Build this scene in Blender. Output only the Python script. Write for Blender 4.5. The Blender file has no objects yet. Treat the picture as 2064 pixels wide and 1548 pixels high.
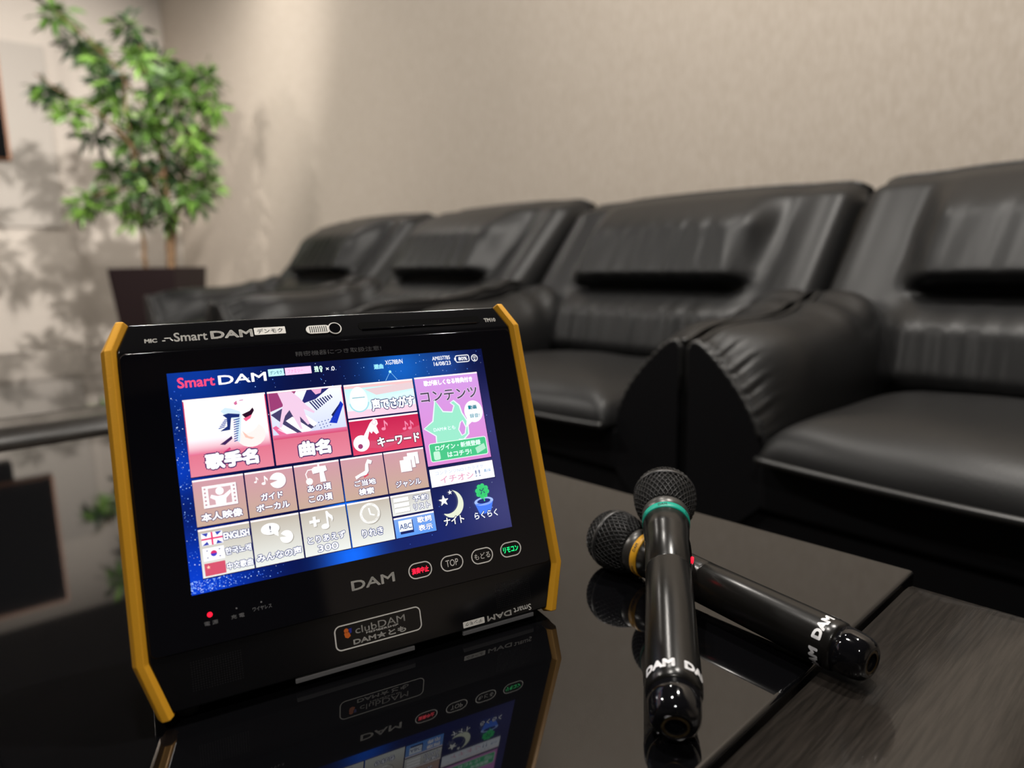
import bpy, bmesh, math, random
from mathutils import Vector, Matrix
random.seed(7)
sc = bpy.context.scene
COL = sc.collection
PI = math.pi

# ------------------------------------------------------------------ helpers
def lin(c):
    return tuple(((x/255.0)/12.92 if x/255.0 <= .04045 else ((x/255.0+.055)/1.055)**2.4) for x in c)

class MB:
    """collects vertices and faces, builds ONE mesh object"""
    def __init__(s): s.v=[]; s.f=[]; s.m=[]; s.sm=[]
    def add(s, vs, fs, mi=0, smooth=True):
        o=len(s.v); s.v += [tuple(p) for p in vs]
        for f in fs:
            s.f.append([i+o for i in f]); s.m.append(mi); s.sm.append(smooth)
        return s
    def box(s, x0,x1,y0,y1,z0,z1, mi=0, M=None):
        vs=[Vector((x,y,z)) for z in (z0,z1) for y in (y0,y1) for x in (x0,x1)]
        if M: vs=[M@p for p in vs]
        return s.add(vs, [(0,2,3,1),(4,5,7,6),(0,1,5,4),(2,6,7,3),(0,4,6,2),(1,3,7,5)], mi, False)
    def grid(s, rows, mi=0, smooth=True, closeu=False, flip=False):
        n=len(rows[0]); vs=[p for r in rows for p in r]; fs=[]
        for i in range(len(rows)-1):
            for j in range(n if closeu else n-1):
                a=i*n+j; b=i*n+(j+1)%n; c=(i+1)*n+(j+1)%n; d=(i+1)*n+j
                fs.append((d,c,b,a) if flip else (a,b,c,d))
        return s.add(vs, fs, mi, smooth)
    def lathe(s, prof, M=None, n=40, mi=0, caps=True):
        rows=[]
        for (x,r) in prof:
            row=[Vector((x, r*math.cos(2*PI*k/n), r*math.sin(2*PI*k/n))) for k in range(n)]
            rows.append([M@p for p in row] if M else row)
        s.grid(rows, mi, True, True)
        o=len(s.v)
        if caps:
            s.f.append([o-n*len(rows)+k for k in range(n)][::-1]); s.m.append(mi); s.sm.append(False)
            s.f.append([o-n+k for k in range(n)]); s.m.append(mi); s.sm.append(False)
        return s
    def tube(s, pts, r, n=8, mi=0, closed=False, taper=None):
        pts=[Vector(p) for p in pts]; rows=[]; N=len(pts); up=Vector((0,0,1)); prev=None
        for i,p in enumerate(pts):
            a=pts[(i-1)%N] if (closed or i>0) else p; b=pts[(i+1)%N] if (closed or i<N-1) else p
            t=(b-a).normalized()
            q = prev if prev is not None else (up if abs(t.z)<.9 else Vector((1,0,0)))
            x=(q-t*q.dot(t)).normalized(); prev=x; y=t.cross(x)
            rr=r*(taper[i] if taper else 1)
            rows.append([p+x*rr*math.cos(2*PI*k/n)+y*rr*math.sin(2*PI*k/n) for k in range(n)])
        if closed: rows.append(rows[0])
        s.grid(rows, mi, True, True)
        if not closed:
            o=len(s.v)
            s.f.append([o-n*N+k for k in range(n)][::-1]); s.m.append(mi); s.sm.append(False)
            s.f.append([o-n+k for k in range(n)]); s.m.append(mi); s.sm.append(False)
        return s
    def prism(s, poly, x0, x1, mi=0, fn=None):
        """polygon in (a,b) extruded over x0..x1; fn maps (x,a,b)->point"""
        fn = fn or (lambda x,a,b: (x,a,b)); n=len(poly)
        vs=[fn(x0,a,b) for a,b in poly]+[fn(x1,a,b) for a,b in poly]
        fs=[list(range(n))[::-1], [n+i for i in range(n)]]+[(i,(i+1)%n,n+(i+1)%n,n+i) for i in range(n)]
        return s.add(vs, fs, mi, False)
    def build(s, name, mats, parent=None, bevel=0, seg=2, subsurf=0, weld=False, ang=32):
        me=bpy.data.meshes.new(name); me.from_pydata([tuple(p) for p in s.v], [], s.f); me.update()
        if not isinstance(mats,(list,tuple)): mats=[mats]
        for m in mats: me.materials.append(m)
        for p,mi,sm in zip(me.polygons, s.m, s.sm): p.material_index=mi; p.use_smooth=sm
        bm=bmesh.new(); bm.from_mesh(me)
        if weld: bmesh.ops.remove_doubles(bm, verts=bm.verts, dist=1e-5)
        bmesh.ops.recalc_face_normals(bm, faces=bm.faces); bm.to_mesh(me); bm.free()
        o=bpy.data.objects.new(name, me); COL.objects.link(o)
        if parent: o.parent=parent
        if bevel:
            b=o.modifiers.new('Bevel','BEVEL'); b.width=bevel; b.segments=seg; b.limit_method='ANGLE'; b.angle_limit=math.radians(ang)
            for p in me.polygons: p.use_smooth=True
            w=o.modifiers.new('WN','WEIGHTED_NORMAL'); w.keep_sharp=False
        if subsurf:
            b=o.modifiers.new('Sub','SUBSURF'); b.levels=subsurf; b.render_levels=subsurf
            for p in me.polygons: p.use_smooth=True
        return o

def thing(name, label, cat, loc=(0,0,0), rotz=0, group=None):
    o=bpy.data.objects.new(name, None); COL.objects.link(o); o.empty_display_size=.05
    o.location=loc; o.rotation_euler=(0,0,rotz); tag(o,label,cat,group); return o
def tag(o, label=None, cat=None, group=None, kind=None):
    if label: o['label']=label
    if cat: o['category']=cat
    if group: o['group']=group
    if kind: o['kind']=kind
    return o

# ------------------------------------------------------------------ materials
def mat(name, color, rough=.5, metal=0, spec=.5, ior=None, coat=0, coat_rough=.05, emit=None, estr=1.0):
    m=bpy.data.materials.new(name); m.use_nodes=True; b=m.node_tree.nodes['Principled BSDF']
    b.inputs['Base Color'].default_value=(*color,1); b.inputs['Roughness'].default_value=rough
    b.inputs['Metallic'].default_value=metal; b.inputs['Specular IOR Level'].default_value=spec
    if ior: b.inputs['IOR'].default_value=ior
    b.inputs['Coat Weight'].default_value=coat; b.inputs['Coat Roughness'].default_value=coat_rough
    if emit: b.inputs['Emission Color'].default_value=(*emit,1); b.inputs['Emission Strength'].default_value=estr
    return m
def nodes(m): return m.node_tree.nodes, m.node_tree.links, m.node_tree.nodes['Principled BSDF']
def noise_bump(m, scale, strength, dist=.001, detail=3, stretch=(1,1,1), col=None, coord='Object'):
    N,L,b=nodes(m); tc=N.new('ShaderNodeTexCoord'); mp=N.new('ShaderNodeMapping'); mp.inputs['Scale'].default_value=stretch
    nz=N.new('ShaderNodeTexNoise'); nz.inputs['Scale'].default_value=scale; nz.inputs['Detail'].default_value=detail
    L.new(tc.outputs[coord],mp.inputs[0]); L.new(mp.outputs[0],nz.inputs['Vector'])
    bp=N.new('ShaderNodeBump'); bp.inputs['Strength'].default_value=strength; bp.inputs['Distance'].default_value=dist
    L.new(nz.outputs['Fac'],bp.inputs['Height']); L.new(bp.outputs[0],b.inputs['Normal'])
    if col:
        r=N.new('ShaderNodeValToRGB'); r.color_ramp.elements[0].color=(*col[0],1); r.color_ramp.elements[1].color=(*col[1],1)
        r.color_ramp.elements[0].position=.35; r.color_ramp.elements[1].position=.65
        L.new(nz.outputs['Fac'],r.inputs[0]); L.new(r.outputs[0],b.inputs['Base Color'])
    return m

M={}
M['wall']=noise_bump(mat('wall_paper',(.50,.44,.375),.85,spec=.2), 160, .35, .002, 4, (1,1,.22), ((.50,.435,.365),(.57,.505,.435)))
M['wall_far']=noise_bump(mat('wall_paper_far',(.50,.46,.42),.85,spec=.2), 160, .3, .002, 4, (1,1,.22), ((.48,.435,.385),(.53,.485,.435)))
M['panel']=noise_bump(mat('greyish_slab',(.40,.37,.335),.9,spec=.1), 300, .3, .001, 3)
M['wall_dark']=mat('wall_charcoal',(.03,.028,.027),.7)
M['ceiling']=mat('ceiling_paint',(.07,.068,.066),.9,spec=.1)
M['floor']=noise_bump(mat('floor_carpet',(.035,.03,.027),.95,spec=.1), 400, .6, .004, 3)
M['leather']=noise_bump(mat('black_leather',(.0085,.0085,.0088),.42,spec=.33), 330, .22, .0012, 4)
M['leather_shade']=noise_bump(mat('black_leather_shaded',(.004,.004,.005),.55,spec=.2), 330, .2, .001, 4)  # same leather, darker: shade of the unlit chair fronts and base
M['piping']=mat('leather_piping',(.014,.014,.014),.35,spec=.6)
M['foot']=mat('chair_foot',(.01,.01,.01),.5)
M['glass']=mat('black_glass',(.0025,.0025,.003),.035,ior=1.62)
M['wood']=mat('dark_wood',(.02,.016,.013),.34,spec=.32,coat=.4,coat_rough=.10)
def wood_nodes(m):
    N,L,b=nodes(m); tc=N.new('ShaderNodeTexCoord'); mp=N.new('ShaderNodeMapping'); mp.inputs['Scale'].default_value=(420,22,120)
    nz=N.new('ShaderNodeTexNoise'); nz.inputs['Scale'].default_value=1.0; nz.inputs['Detail'].default_value=4; nz.inputs['Roughness'].default_value=.6
    L.new(tc.outputs['Object'],mp.inputs[0]); L.new(mp.outputs[0],nz.inputs['Vector'])
    r=N.new('ShaderNodeValToRGB'); r.color_ramp.elements[0].color=(.006,.005,.004,1); r.color_ramp.elements[0].position=.30
    r.color_ramp.elements[1].color=(.022,.018,.015,1); r.color_ramp.elements[1].position=.62
    L.new(nz.outputs['Fac'],r.inputs[0]); L.new(r.outputs[0],b.inputs['Base Color'])
    bp=N.new('ShaderNodeBump'); bp.inputs['Strength'].default_value=.5; bp.inputs['Distance'].default_value=.0008
    L.new(nz.outputs['Fac'],bp.inputs['Height']); L.new(bp.outputs[0],b.inputs['Normal'])
wood_nodes(M['wood'])
M['table_base']=mat('table_base',(.008,.007,.006),.6)
M['tv']=mat('tv_black',(.0015,.0015,.0015),.6,spec=.02)
M['tv_edge']=mat('tv_brown_edge',(.16,.06,.02),.5)
M['planter']=mat('planter_brown',(.010,.0055,.0058),.5,spec=.2)
M['soil']=mat('soil',(.02,.014,.01),.95)
M['bark']=noise_bump(mat('bark',(.20,.11,.05),.8), 60, .6, .004, 4, (1,1,.3), ((.055,.030,.012),(.17,.095,.042)))
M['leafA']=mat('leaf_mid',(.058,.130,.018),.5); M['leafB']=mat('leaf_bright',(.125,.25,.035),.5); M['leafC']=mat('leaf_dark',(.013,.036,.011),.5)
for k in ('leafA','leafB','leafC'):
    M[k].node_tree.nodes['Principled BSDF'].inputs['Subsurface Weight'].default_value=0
M['case']=mat('tablet_case',(.004,.004,.005),.16,spec=.5)
M['panelglass']=mat('tablet_glass',(.003,.003,.005),.05,ior=1.5)
M['trim']=noise_bump(mat('amber_trim',(.76,.37,.022),.36,metal=.25,spec=.5), 900, .15, .0004, 2)
M['print']=mat('printed_grey',(.80,.78,.74),.45)
M['print_dim']=mat('printed_dim',(.20,.20,.21),.5)
M['slot']=mat('slot_black',(.001,.001,.001),.6,spec=.03)
M['rubber']=mat('rubber',(.008,.008,.008),.8)
M['grille_dot']=mat('grille_dot',(.028,.028,.031),.35,metal=.5)
M['red_on']=mat('red_light',(.1,0,.01),.4,emit=lin((255,30,60)),estr=1.6)
M['green_on']=mat('green_light',(0,.1,.05),.4,emit=lin((20,225,120)),estr=1.4)
M['red_led']=mat('red_led',(.2,0,.01),.4,emit=lin((255,20,45)),estr=2.2)
M['orange']=mat('badge_orange',(.75,.16,.02),.5); M['blue']=mat('badge_blue',(.02,.03,.35),.5)
M['mic_body']=noise_bump(mat('mic_body',(.008,.0076,.007),.24,spec=.35), 1500, .10, .0003, 2)
M['mic_cap']=mat('mic_cap',(.004,.004,.005),.06,ior=1.55)
M['mic_wire']=mat('mic_wire',(.020,.020,.021),.36,metal=.5,spec=.6)
M['mic_core']=mat('mic_foam',(.002,.002,.002),.95)
M['mic_band']=mat('mic_band',(.02,.02,.021),.34,spec=.6)
M['mic_collar']=mat('mic_collar',(.075,.073,.070),.34,metal=.6)
M['ring_green']=mat('ring_green',(.0,.36,.26),.4); M['ring_yellow']=mat('ring_yellow',(.72,.36,.015),.4)
M['ink']=mat('ink_dark',(.01,.012,.012),.5)
M['white_print']=mat('white_print',(.80,.80,.82),.5)
M['brass']=mat('brass_contact',(.09,.06,.025),.35,metal=.8)

# screen: colours live in a face attribute and are given off as light
def screen_mat(strength):
    m=bpy.data.materials.new('lit_screen'); m.use_nodes=True; N,L,b=nodes(m)
    a=N.new('ShaderNodeAttribute'); a.attribute_name='ui'
    b.inputs['Base Color'].default_value=(.002,.002,.003,1); b.inputs['Roughness'].default_value=.08
    L.new(a.outputs['Color'],b.inputs['Emission Color']); b.inputs['Emission Strength'].default_value=strength
    return m
M['screen']=screen_mat(1.12)

# ------------------------------------------------------------------ text -> flat polygons
_tc={}
def text_geo(s, res=3):
    if s in _tc: return _tc[s]
    c=bpy.data.curves.new('glyphs','FONT'); c.body=s; c.resolution_u=res; c.align_x='CENTER'
    o=bpy.data.objects.new('glyphs',c); COL.objects.link(o); bpy.context.view_layer.update()
    me=bpy.data.meshes.new_from_object(o.evaluated_get(bpy.context.evaluated_depsgraph_get()))
    vs=[(v.co.x,v.co.y) for v in me.vertices]; fs=[list(p.vertices) for p in me.polygons]
    bpy.data.objects.remove(o); bpy.data.curves.remove(c); bpy.data.meshes.remove(me)
    if vs:
        x0=min(p[0] for p in vs); x1=max(p[0] for p in vs); y0=min(p[1] for p in vs); y1=max(p[1] for p in vs)
    else: x0=x1=y0=y1=0
    _tc[s]=(vs,fs,(x0,x1,y0,y1)); return _tc[s]
def fit_text(s, cx, cy, w, h, bold=0.0, shear=0.0, rot180=False):
    """glyph polygons fitted in a w x h box about (cx,cy); v grows downward. bold: stroke thickening as a share of the height."""
    vs,fs,b=text_geo(s); r=bold*h
    sx=(w-2*r)/max(b[1]-b[0],1e-6); sy=(h-2*r)/max(b[3]-b[2],1e-6); mx=(b[0]+b[1])/2; my=(b[2]+b[3])/2
    sg=-1 if rot180 else 1
    P=[(cx+sg*((x-mx)*sx+shear*(y-my)*sy), cy-sg*(y-my)*sy) for x,y in vs]
    if r<=.02: return P,fs
    V=[];F=[]
    for k in range(8):
        a=2*PI*k/8; o=len(V); V+=[(x+r*math.cos(a),y+r*math.sin(a)) for x,y in P]; F+=[[i+o for i in f] for f in fs]
    return V,F

# ------------------------------------------------------------------ room
CAMZ=.66
XL, YW, ZC = -6.7, 1.96, 3.0
XR, YF = 3.2, -3.2
def struct(mb,name,m,label=None):
    o=mb.build(name,m); o['kind']='structure'; return o
struct(MB().box(XL-.2,XR+.2,YF-.2,YW+.2,-.1,0),'floor',M['floor'])
struct(MB().box(XL-.2,XR+.2,YF-.2,YW+.2,ZC,ZC+.1),'ceiling',M['ceiling'])
struct(MB().box(XL-.2,XR+.2,YW,YW+.12,0,ZC),'wall_back',M['wall'])
struct(MB().box(XL-.12,XL,YF,YW,0,ZC),'wall_left',M['wall_far'])
struct(MB().box(XR,XR+.12,YF,YW,0,ZC),'wall_right',M['wall'])
struct(MB().box(XL,XR,YF-.12,YF,0,ZC),'wall_front',M['wall_dark'])
struct(MB().box(XR-.05,XR-.001,-2.9,.10,.001,2.7),'added_dark_slab_1',M['wall_dark'])  # added unseen dark slab, blackens part of the reflection in the tablet glass

# ------------------------------------------------------------------ armchairs
HW=.464
def chair_back_y(z):
    """rear-inclined plane of the backrest (local y, front is negative)"""
    y = 1.557+(z-.572)*.787 if z>.572 else 1.557+(z-.572)*.36
    return y-1.40
def sstep(a,b,x):
    t=min(1,max(0,(x-a)/(b-a))); return t*t*(3-2*t)
def make_chair(label):
    root=thing('armchair',label,'armchair',group='black leather armchairs along the wall')
    # --- backrest: padded front over a raked shell
    nu,nv=72,56; zb,zt=.33,.852
    def front(u,v):
        z=zb+(zt-zb)*v
        y=chair_back_y(z)
        head=(1-sstep(.50,.70,abs(u)))*sstep(.585,.632,z)*(1-.85*sstep(.74,.87,z))
        lum=(1-sstep(.52,.76,abs(u)))*sstep(.36,.44,z)*(1-sstep(.52,.588,z))
        crease=(1-sstep(.50,.64,abs(u)))*math.exp(-((z-.588)/.013)**2)
        wing=math.exp(-((abs(u)-.86)/.10)**2)*sstep(.40,.62,z)
        vall=math.exp(-((abs(u)-.68)/.07)**2)*sstep(.5,.62,z)*(1-sstep(.74,.82,z))
        d=(.058+.24*max(0,z-.6))*head+.062*lum-.030*crease+.011*wing-.003*vall
        fan=u*(1+.25*(z-.6)/.25)
        d+=.0052*head*(.55+.55*u)*(math.sin(fan*37+2.6*math.sin(u*5)+9*(z-.7)*u)+.6*math.sin(fan*61+1.7+5*math.sin(u*3)))*(1-sstep(.72,.82,z))
        d+=.0032*lum*(1.1*math.sin(u*58+2.3*math.sin(u*7)+(z-.5)*14)+.5*math.sin(u*39+3*math.sin(u*4)))
        d+=.0018*math.sin(u*30+z*55)*math.exp(-((abs(u)-.60)/.10)**2)*sstep(.6,.66,z)*(1-sstep(.75,.85,z))
        # soft roll of the whole rim
        d-=.03*sstep(.93,1.0,abs(u))**2+.06*sstep(.93,1.0,v)**2
        return y-d
    def outline(u,v):
        hw=.4725-.004*v
        # rounded upper corners
        zc=.055
        x=u*hw; z=zb+(zt-zb)*v
        top=zt-.010*u*u
        e=max(0,abs(x)-(hw-zc))
        drop=zc-math.sqrt(max(0,zc*zc-e*e)) if e>0 else 0
        z=zb+(top-drop*.75-zb)*v
        return x,z
    rows=[]; back=[]
    for j in range(nv+1):
        v=j/nv; r=[]; bk=[]
        for i in range(nu+1):
            u=-1+2*i/nu; x,z=outline(u,v); r.append((x,front(u,v),z)); 
            bk.append((x,max(chair_back_y(z)+.085,.20+.16*v),z-.004))
        rows.append(r); back.append(bk)
    mb=MB().grid(rows); mb.grid(back,flip=True)
    n=nu+1; o2=(nv+1)*n
    def edge(ids):
        for a,b in zip(ids,ids[1:]): mb.f.append([a,b,b+o2,a+o2]); mb.m.append(0); mb.sm.append(True)
    edge([nv*n+i for i in range(n)]); edge([j*n for j in range(nv+1)]); edge([j*n+nu for j in range(nv+1)]); edge([i for i in range(n)])
    bk=mb.build('backrest',M['leather'],root)
    # piping that runs up the two side edges and over the top
    pts=[]
    for j in range(18,nv+1): x,z=outline(-1,j/nv); pts.append((x+.006,front(-1,j/nv)+.012,z))
    for i in range(1,nu): u=-1+2*i/nu; x,z=outline(u,1); pts.append((x,front(u,1)+.012,z+.001))
    for j in range(nv,17,-1): x,z=outline(1,j/nv); pts.append((x-.006,front(1,j/nv)+.012,z))
    MB().tube(pts,.006,6).build('piping',M['piping'],bk)
    # --- arms: lofted pads that run forward from the wings
    def arm(sgn):
        # section curves (from outer bottom over the ridge to inner bottom), dx measured inward from the outer side
        F=[(0,.10),(0,.30),(.0,.48),(.004,.506),(.014,.511),(.030,.503),(.052,.485),(.080,.458),(.108,.425),(.130,.390),(.146,.350),(.150,.300),(.150,.24)]
        MID=[(0,.10),(0,.30),(.0,.50),(.004,.531),(.018,.540),(.045,.541),(.080,.533),(.118,.512),(.146,.474),(.160,.425),(.164,.375),(.164,.32),(.164,.26)]
        B=[(0,.10),(0,.30),(.0,.54),(.004,.574),(.018,.590),(.048,.596),(.088,.592),(.126,.570),(.155,.520),(.168,.460),(.170,.39),(.170,.33),(.170,.27)]
        rows=[]; K=30
        def lerp(a,b,t): return [(p[0]+(q[0]-p[0])*t,p[1]+(q[1]-p[1])*t) for p,q in zip(a,b)]
        for k in range(K+1):
            s=k/K; y=-.318+.54*s
            sec=lerp(F,MID,sstep(0,.30,s)) if s<.45 else lerp(MID,B,sstep(.45,1,s))
            row=[]
            for q,(dx,z) in enumerate(sec):
                zz=z
                dxx=dx
                if q>=4 and q<=9 and s<.42:     # gathered pleats behind the front seam
                    w=math.exp(-((s-.10)/.07)**2)*(1 if q>4 else .4)
                    zz+=.012*sstep(.0,.10,s)*math.exp(-((s-.12)/.10)**2)
                if s>.55 and 4<=q<=9:           # soft folds where the arm meets the back
                    zz+=.006*math.sin((s-.55)*40+q*.5)*sstep(.55,.7,s)
                row.append((sgn*(-HW+dxx),y,zz))
            rows.append(row)
        # finer: resample each row with Catmull-Rom for smoothness and add the pleats
        out=[]
        for k,row in enumerate(rows):
            s=k/K; P=[Vector(p) for p in row]; fine=[]
            for i in range(len(P)-1):
                p0=P[max(i-1,0)];p1=P[i];p2=P[i+1];p3=P[min(i+2,len(P)-1)]
                for t in (0,.2,.4,.6,.8):
                    fine.append(.5*((2*p1)+(-p0+p2)*t+(2*p0-5*p1+4*p2-p3)*t*t+(-p0+3*p1-3*p2+p3)*t**3))
            fine.append(P[-1])
            m=len(fine)
            for i,p in enumerate(fine):
                a=i/(m-1)
                w=sstep(.36,.46,a)*(1-sstep(.74,.84,a))*math.exp(-((s-.05)/.045)**2)
                p.z+=.0075*w*math.sin(a*150); p.x+=sgn*.004*w*math.sin(a*150)
            out.append(fine)
        mb=MB().grid(out)
        nn=len(out[0])
        mb.f.append(list(range(nn))); mb.m.append(0); mb.sm.append(False)
        mb.f.append([len(mb.v)-nn+i for i in range(nn)][::-1]); mb.m.append(0); mb.sm.append(False)
        a=mb.build('armrest',M['leather'],root)
        # front panel (upholstered face of the arm, shade put into its colour)
        face=[(p.x,p.z) for p in out[0]]
        fp=MB().prism([(x,z) for x,z in face],-.333,-.319,fn=lambda y,x,z:(x,y,z)).build('arm_front_panel',M['leather_shade'],a)
        MB().tube([(p.x,-.328,p.z+.002) for p in out[0][8:50]],.0055,6).build('piping',M['piping'],a)
        MB().tube([(sgn*(-HW+.004), r[12].y, r[18].z+.001) for r in out],.005,6).build('piping',M['piping'],a)
    arm(1); arm(-1)
    # --- seat cushion: crowned pad
    rows=[]; n1,n2=40,34; top=[];bot=[]
    for j in range(n2+1):
        b=-1+2*j/n2; rt=[];rb=[]
        for i in range(n1+1):
            a=-1+2*i/n1
            # squircle plan
            x=.318*a*(1-.04*b*b) ; y=-.125+.235*b - (.022*(1-a*a) if b<0 else 0)*(-b)
            ed=max(abs(a)**5, (abs(b)**4 if b<0 else abs(b)**8))
            crown=.073*(1-ed)**.55 if ed<1 else 0
            rt.append((x,y,.338+crown+.012*(1-a*a)*(1-b*b)+.0015*math.sin(a*9+b*5)))
            rb.append((x,y,.325))
        top.append(rt); bot.append(rb)
    mb=MB().grid(top); mb.grid(bot,flip=True); o2=(n2+1)*(n1+1); n=n1+1
    def edge2(ids):
        for a,b in zip(ids,ids[1:]): mb.f.append([a,b,b+o2,a+o2]); mb.m.append(0); mb.sm.append(True)
    edge2([i for i in range(n)]); edge2([n2*n+i for i in range(n)]); edge2([j*n for j in range(n2+1)]); edge2([j*n+n1 for j in range(n2+1)])
    st=mb.build('seat_cushion',M['leather'],root)
    MB().tube([(top[0][i][0],top[0][i][1]-.004,.334) for i in range(n)],.0065,6).build('piping',M['piping'],st)
    # --- base
    MB().box(-.322,.322,-.335,.12,.235,.326).build('seat_frame',M['leather_shade'],root,bevel=.012)
    MB().box(-.455,.455,-.322,.33,.05,.236).build('base',M['leather_shade'],root,bevel=.012)
    for sx in (-1,1):
        for y in (-.27,.27):
            MB().prism([(-.03,-.03),(.03,-.03),(.03,.03),(-.03,.03)],0,.055,fn=lambda z,a,b:(sx*.40+a,y+b,z)).build('foot',M['foot'],root,bevel=.004)
    return root
def copy_tree(o,parent=None):
    c=o.copy(); COL.objects.link(c)
    if parent: c.parent=parent
    for ch in [q for q in bpy.data.objects if q.parent==o]: copy_tree(ch,c)
    return c
chair=make_chair('black leather armchair nearest the microphones, cut by the right edge')
spots=[(-.285,1.40,1.0,1.0,None),
       (-1.237,1.405,1.0,1.0,'black leather armchair second from the right, behind the orange-trimmed tablet corner'),
       (-2.19,1.30,1.28,1.035,'black leather armchair third from the right, between two others above the tablet'),
       (-3.142,1.295,1.28,1.05,'black leather armchair farthest from the camera, beside the potted tree')]
for i,(x,y,sy,sz,lab) in enumerate(spots):
    o=chair if i==0 else copy_tree(chair)
    o.location=(x,y,0); o.scale=(1,sy,sz)
    if lab: o['label']=lab

# ------------------------------------------------------------------ tables
TZ=CAMZ-.262
def make_table(label, length, loc, rot):
    """local x runs along the length; x=0 is the groove, the wooden end lies at x>0, glass at x<0; local y=0 is the back edge"""
    root=thing('low_table',label,'table',loc=(loc[0],loc[1],0),rotz=rot,group='low black glass tables')
    D=.60; T=.030
    MB().box(-length,-.003,-D,0,TZ-T,TZ).build('glass_top',M['glass'],root,bevel=.0035,seg=3)
    # wooden end piece, bull-nosed outer edge with rounded plan corners
    W=.135; R=.055; rr=.046
    def plan(inset):
        pts=[(.003,-D+inset),(.003,-inset)]
        cx,cy=W-R,-R
        for k in range(9): a=PI/2-k*PI/2/8; pts.append((cx+(R-inset)*math.cos(a),cy+(R-inset)*math.sin(a)))
        cy=-D+R
        for k in range(9): a=-k*PI/2/8; pts.append((cx+(R-inset)*math.cos(a),cy+(R-inset)*math.sin(a)))
        return pts
    rows=[]
    Tw=.074
    prof=[(0.012,TZ-Tw),(.003,TZ-Tw+.006),(0,TZ-Tw+.016)]+[(rr*(1-math.cos(a)),TZ-rr*.75*(1-math.sin(a))) for a in [k*PI/2/7 for k in range(8)]]
    for ins,z in prof:
        rows.append([(x,y,z) for x,y in plan(ins)])
    mb=MB().grid(rows,closeu=True); n=len(rows[0])
    mb.f.append([len(mb.v)-n+i for i in range(n)]); mb.m.append(0); mb.sm.append(True)
    mb.f.append([i for i in range(n)][::-1]); mb.m.append(0); mb.sm.append(False)
    MBw=mb.build('wooden_end',M['wood'],root)
    MB().box(-length+.06,.05,-D+.06,-.06,TZ-.11,TZ-T-.0005).build('apron',M['table_base'],root,bevel=.004)
    for x in (-length+.10,.02):
        for y in (-D+.10,-.10):
            MB().box(x-.03,x+.03,y-.03,y+.03,0,TZ-.105).build('leg',M['table_base'],root,bevel=.004)
    return root
make_table('low black glass table carrying the tablet and both microphones',1.088,(-.201,.6235),math.radians(3.0))
make_table('low black glass table standing empty beyond the far end, left of the tablet',1.257,(-1.578,.58),math.radians(3.6))

# ------------------------------------------------------------------ tablet
TIL=math.radians(70.7)          # lean of the front face
t0=Vector((-.46847,.12086,CAMZ-.06411))     # top-left corner of the screen
RZ=math.radians(77.53)
ex=Vector((math.cos(RZ),math.sin(RZ),0)); ey=Vector((-math.sin(RZ),math.cos(RZ),0))
ct,st_=math.cos(TIL),math.sin(TIL)
def L3(u,v,n):
    """mm on the front face (u right, v down, n into the body) -> metres, local to the tablet (x right, y back, z up), before offset"""
    return Vector((u/1000, (-v*ct+n*st_)/1000, (-v*st_-n*ct)/1000))
VB,NB=199.5,3.0           # lower end of the front (v,n)
foot_ref=L3(108.5,VB,NB)
base=t0+ex*foot_ref.x+ey*foot_ref.y
tab=thing('karaoke_tablet','black touchscreen tablet with amber side trims and lit song menu, standing on the glass table','tablet',loc=(base.x,base.y,TZ),rotz=RZ)
OFF=Vector((-foot_ref.x,-foot_ref.y,t0.z-TZ))
def TP(u,v,n): return L3(u,v,n)+OFF
zb=(TP(0,VB,NB)).z
def back(v,n,d): return (v-d*ct, n+d*st_)      # straight back, level with the table
bB=back(VB,NB,86)
prof=[(-34.5,6,-18,237),(-16,0,-26,245),(168,0,-26,245),(VB,NB,-17,236),(*back(VB,NB,12),-27,246),(*bB,-27,246),(150,76,-26,245),(30,50,-26,245),(-28,24,-18,237)]
n_=len(prof); mb=MB()
mb.add([TP(p[2],p[0],p[1]) for p in prof]+[TP(p[3],p[0],p[1]) for p in prof],[(i,(i+1)%n_,n_+(i+1)%n_,n_+i) for i in range(n_)]+[(0,1,8),(1,7,8),(1,2,6,7),(2,3,4),(2,4,5,6)]+[(9,17,10),(10,17,16),(10,16,15,11),(11,13,12),(11,15,14,13)],0,False)
body=mb.build('body',M['case'],tab,bevel=.0014,seg=3,ang=6)
# side trims: bent amber rails that stand proud of the case
for sg in (-1,1):
    P=[(-26.4,-30,26,-.001),(-27.2,-35.6,13,0),(-26.6,-35.8,3.4,0),(-34.4,-16.5,-3.2,0),(-34.4,168.6,-3.2,0),(-24.4,VB+2.6,-.4,0),(-23.0,VB+3.0,10,0)]
    rows=[]
    Wd=8.6; dep=11
    nrm=[(.7,.7),(.95,.3),(.55,-.83),(.12,-1),(-.06,-1),(-.35,-.9),(-.98,0)]   # outward direction in (v up, n)
    for (uo,v,n,_),(a1,a2) in zip(P,nrm):
        l=math.hypot(a1,a2); a1/=l; a2/=l
        def lv_(u,d): return (uo+u,v+a1*d,n-a2*d)
        q=[lv_(0,4.2),lv_(2.0,0),lv_(6.0,0),lv_(Wd,3.6),lv_(Wd,dep),lv_(0,dep)]
        if sg>0: q=[(219-u,vv,nn) for u,vv,nn in q]
        rows.append([TP(*p) for p in q])
    mb=MB().grid(rows,closeu=True,smooth=False)
    mb.f.append(list(range(6))); mb.m.append(0); mb.sm.append(False); o=len(mb.v); mb.f.append(list(range(o-6,o))); mb.m.append(0); mb.sm.append(False)
    mb.build('side_trim',M['trim'],tab,bevel=.0007,seg=2,ang=9)
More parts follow.
